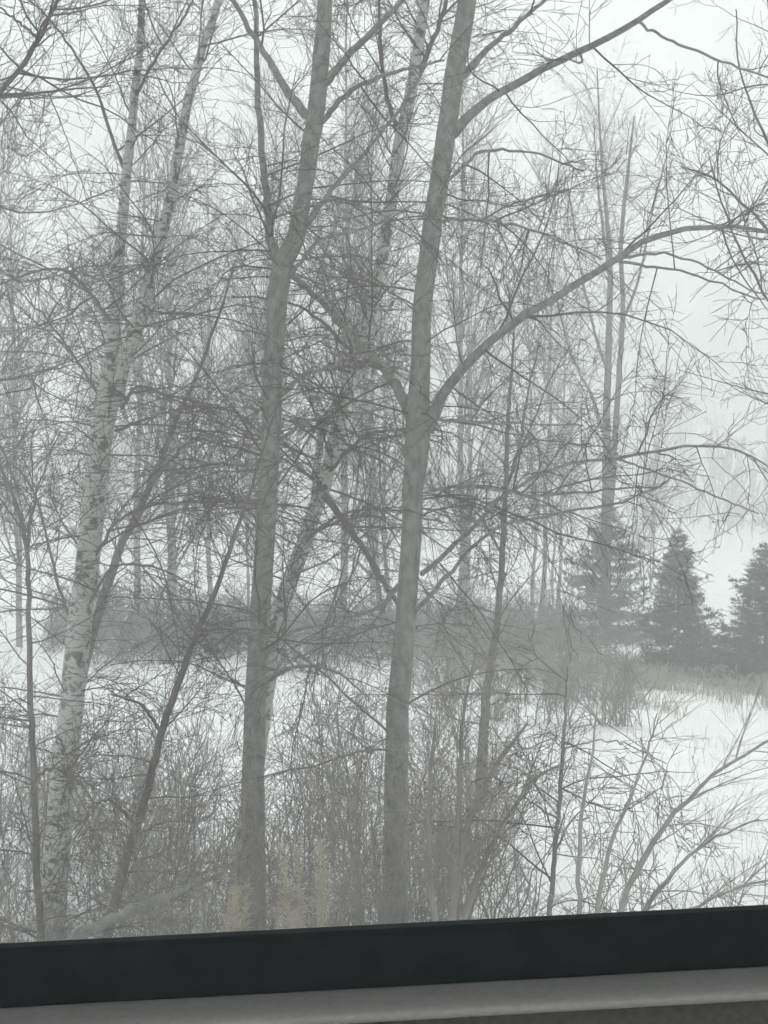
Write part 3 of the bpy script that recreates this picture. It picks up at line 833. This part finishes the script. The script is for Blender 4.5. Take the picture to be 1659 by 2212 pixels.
pts = np.stack([x[:, None] + np.cos(a)[:, None] * ln[:, None] * s ** 2, d[:, None] + np.sin(a)[:, None] * ln[:, None] * s ** 2, z[:, None] - .03 + h[:, None] * (s - .2 * s * s)], -1)
rad = np.tile(np.array([.0035, .003, .0025, .001]), (N, 1)) * np.where(d > 26, 1.6, .8)[:, None]
v, q = tubes(pts, rad, 3)
setp(mesh_obj('dry_grass', mesh_np('dry_grass', v, q), M_GRASS), 'pale dry grass sticking out of the snow', 'grass', kind='stuff')

# ------------------------------------------------------------------ vehicle window and interior
def prism(name, profile, x0, x1, mat, parent=None, bev=0.0, nseg=1):
    """Extrude a closed (y, z) profile along x."""
    n = len(profile)
    V = [(x0, y, z) for y, z in profile] + [(x1, y, z) for y, z in profile]
    Fc = [(i, (i + 1) % n, n + (i + 1) % n, n + i) for i in range(n)]
    Fc += [tuple(range(n))[::-1], tuple(range(n, 2 * n))]
    me = bpy.data.meshes.new(name); me.from_pydata(V, [], Fc)
    import bmesh
    bm = bmesh.new(); bm.from_mesh(me); bmesh.ops.recalc_face_normals(bm, faces=bm.faces); bm.to_mesh(me); bm.free()
    o = mesh_obj(name, me, mat, parent)
    return o


def box_profile(y0, y1, z0, z1):
    return [(y0, z0), (y1, z0), (y1, z1), (y0, z1)]


WY = 0.90                                   # window plane in front of the viewer
YAW, TILT = R(6.3), R(-1.4)                    # the wall is seen slightly askew
def zat(v):                                 # height below eye of reference row v at the window plane
    return px(829.5, v, WY)[2] - CAM_Z


root = empty('vehicle_window', (0, WY, CAM_Z), 'large vehicle window pane with black rubber seal along its lower edge', 'window')
z_glass = zat(1990); z_seal = zat(2117)
XW = 1.3
def seal_profile(za, zb, y):
    r = .006
    return [(y - .012, za), (y + .03, za), (y + .03, zb), (y - .012, zb)]
# the lower seal: rounded crown that falls away outwards
prism('rubber_seal', [(-.012, z_seal), (.03, z_seal), (.03, z_glass - .022), (.004, z_glass - .004), (-.002, z_glass - .0008), (-.006, z_glass), (-.010, z_glass - .0012), (-.012, z_glass - .004)], -XW, XW, M_RUBBER, root)
ZT = 0.62
prism('rubber_seal', seal_profile(ZT, ZT + .05, 0), -XW, XW, M_RUBBER, root)
for sx in (-1, 1):
    prism('rubber_seal', box_profile(-.012, .03, z_glass, ZT), sx * XW - .03, sx * XW + .03, M_RUBBER, root)
prism('glass_pane', box_profile(.010, .015, z_glass - .03, ZT + .01), -XW, XW, M_GLASS, root)

# rounded grey ledge below the seal, then the wall panel
led = empty('window_ledge', (0, WY, CAM_Z), 'rounded grey plastic ledge under the black window seal', 'ledge')
prof = []
zt = z_seal + .0005
for k in range(15):
    a = math.pi / 2 * k / 14
    prof.append((-.016 - .026 * math.sin(a), zt - .001 - .005 * (1 - math.cos(a))))
for k in range(1, 7):                        # rounded nose, turned back under
    a = math.pi / 2 * k / 6
    prof.append((-.038 - .004 * math.cos(a), zt - .006 - .004 * math.sin(a)))
prof = [(.03, zt - .001), (-.0125, zt - .001)] + prof + [(-.022, zt - .010), (-.022, zt - .030), (.03, zt - .030)]
lo_ = prism('ledge_strip', prof, -XW - .1, XW + .1, M_TRIM, led)
for p_ in lo_.data.polygons: p_.use_smooth = len(p_.vertices) == 4 and p_.index not in (0, 1)
prism('lower_panel', [(-.0225, zt - .0105), (-.0225, zt - .03), (-.008, -1.35), (-.030, -1.35), (-.032, zt - .05), (-.029, zt - .0105)], -XW - .1, XW + .1, M_PANEL, led)
for o in (root, led):
    o.rotation_euler = (0, TILT, YAW)

cab = [('cabin_wall', box_profile(.035, .09, -2.05, z_seal - .002), -2.25, 2.25), ('cabin_wall', box_profile(-.01, .09, ZT + .052, 1.0), -2.25, 2.25)]
for nme, pf, x0, x1 in cab:
    o = prism(nme, pf, x0, x1, M_WALL); o.location = (0, WY, CAM_Z); o.rotation_euler = (0, TILT, YAW); o['kind'] = 'structure'
for sx in (-1, 1):
    xa, xb = sorted((sx * (XW + .031), sx * 2.25))
    o = prism('cabin_wall', box_profile(-.01, .09, z_seal, ZT + .05), xa, xb, M_WALL); o.location = (0, WY, CAM_Z); o.rotation_euler = (0, TILT, YAW); o['kind'] = 'structure'
    xa, xb = sorted((sx * 2.2, sx * 2.25))
    for zl, zh in ((-1.358, -.7), (.9, 1.0)):      # open between: unseen openings added to light the cabin and ledge
        o = prism('cabin_end_wall', box_profile(-2.4, -.012, zl, zh), xa, xb, M_WALL); o.location = (0, WY, CAM_Z); o.rotation_euler = (0, TILT, YAW); o['kind'] = 'structure'
for nme, pf in (('cabin_ceiling', box_profile(-2.5, .09, 1.002, 1.06)), ('cabin_floor', box_profile(-2.5, .034, -1.42, -1.36)), ('cabin_back_wall', box_profile(-2.5, -2.402, -1.358, 1.0)), ('cabin_back_wall', box_profile(-2.5, -2.402, -1.358, -.4)), ('cabin_back_wall', box_profile(-2.5, -2.402, .75, 1.0))):
    bk = nme == 'cabin_back_wall'                # right of the viewer closed, left an unseen opening added to light the ledge
    full = bk and pf[0][1] < -1.3 and pf[2][1] > .9
    o = prism(nme, pf, -.3 if full else -2.25, -.302 if bk and not full else 2.25, M_WALL); o.location = (0, WY, CAM_Z); o.rotation_euler = (0, TILT, YAW); o['kind'] = 'structure'

# ------------------------------------------------------------------ the snowy air
hm = bpy.data.materials.new('haze'); hm.use_nodes = True
hn = hm.node_tree.nodes; hn.clear()
ho = hn.new('ShaderNodeOutputMaterial'); hv = hn.new('ShaderNodeVolumePrincipled')
hv.inputs['Color'].default_value = (0.968, 0.974, 0.972, 1)
hv.inputs['Density'].default_value = 0.0095
hv.inputs['Anisotropy'].default_value = 0.0
hv.inputs['Density Attribute'].default_value = ''
hv.inputs['Temperature Attribute'].default_value = ''
hv.inputs['Color Attribute'].default_value = ''
hm.cycles.homogeneous_volume = True
hm.node_tree.links.new(hv.outputs[0], ho.inputs['Volume'])
x0, x1, y0, y1, z0, z1 = -620, 620, -610, 640, -1.2, 21
Vh = [(x0, y0, z0), (x1, y0, z0), (x1, y1, z0), (x0, y1, z0), (x0, y0, z1), (x1, y0, z1), (x1, y1, z1), (x0, y1, z1)]
me = bpy.data.meshes.new('haze'); me.from_pydata(Vh, [], [(3, 2, 1, 0), (4, 5, 6, 7), (0, 1, 5, 4), (1, 2, 6, 5), (2, 3, 7, 6), (3, 0, 4, 7)])
setp(mesh_obj('haze', me, hm), 'thin snowy haze filling the air', kind='stuff')
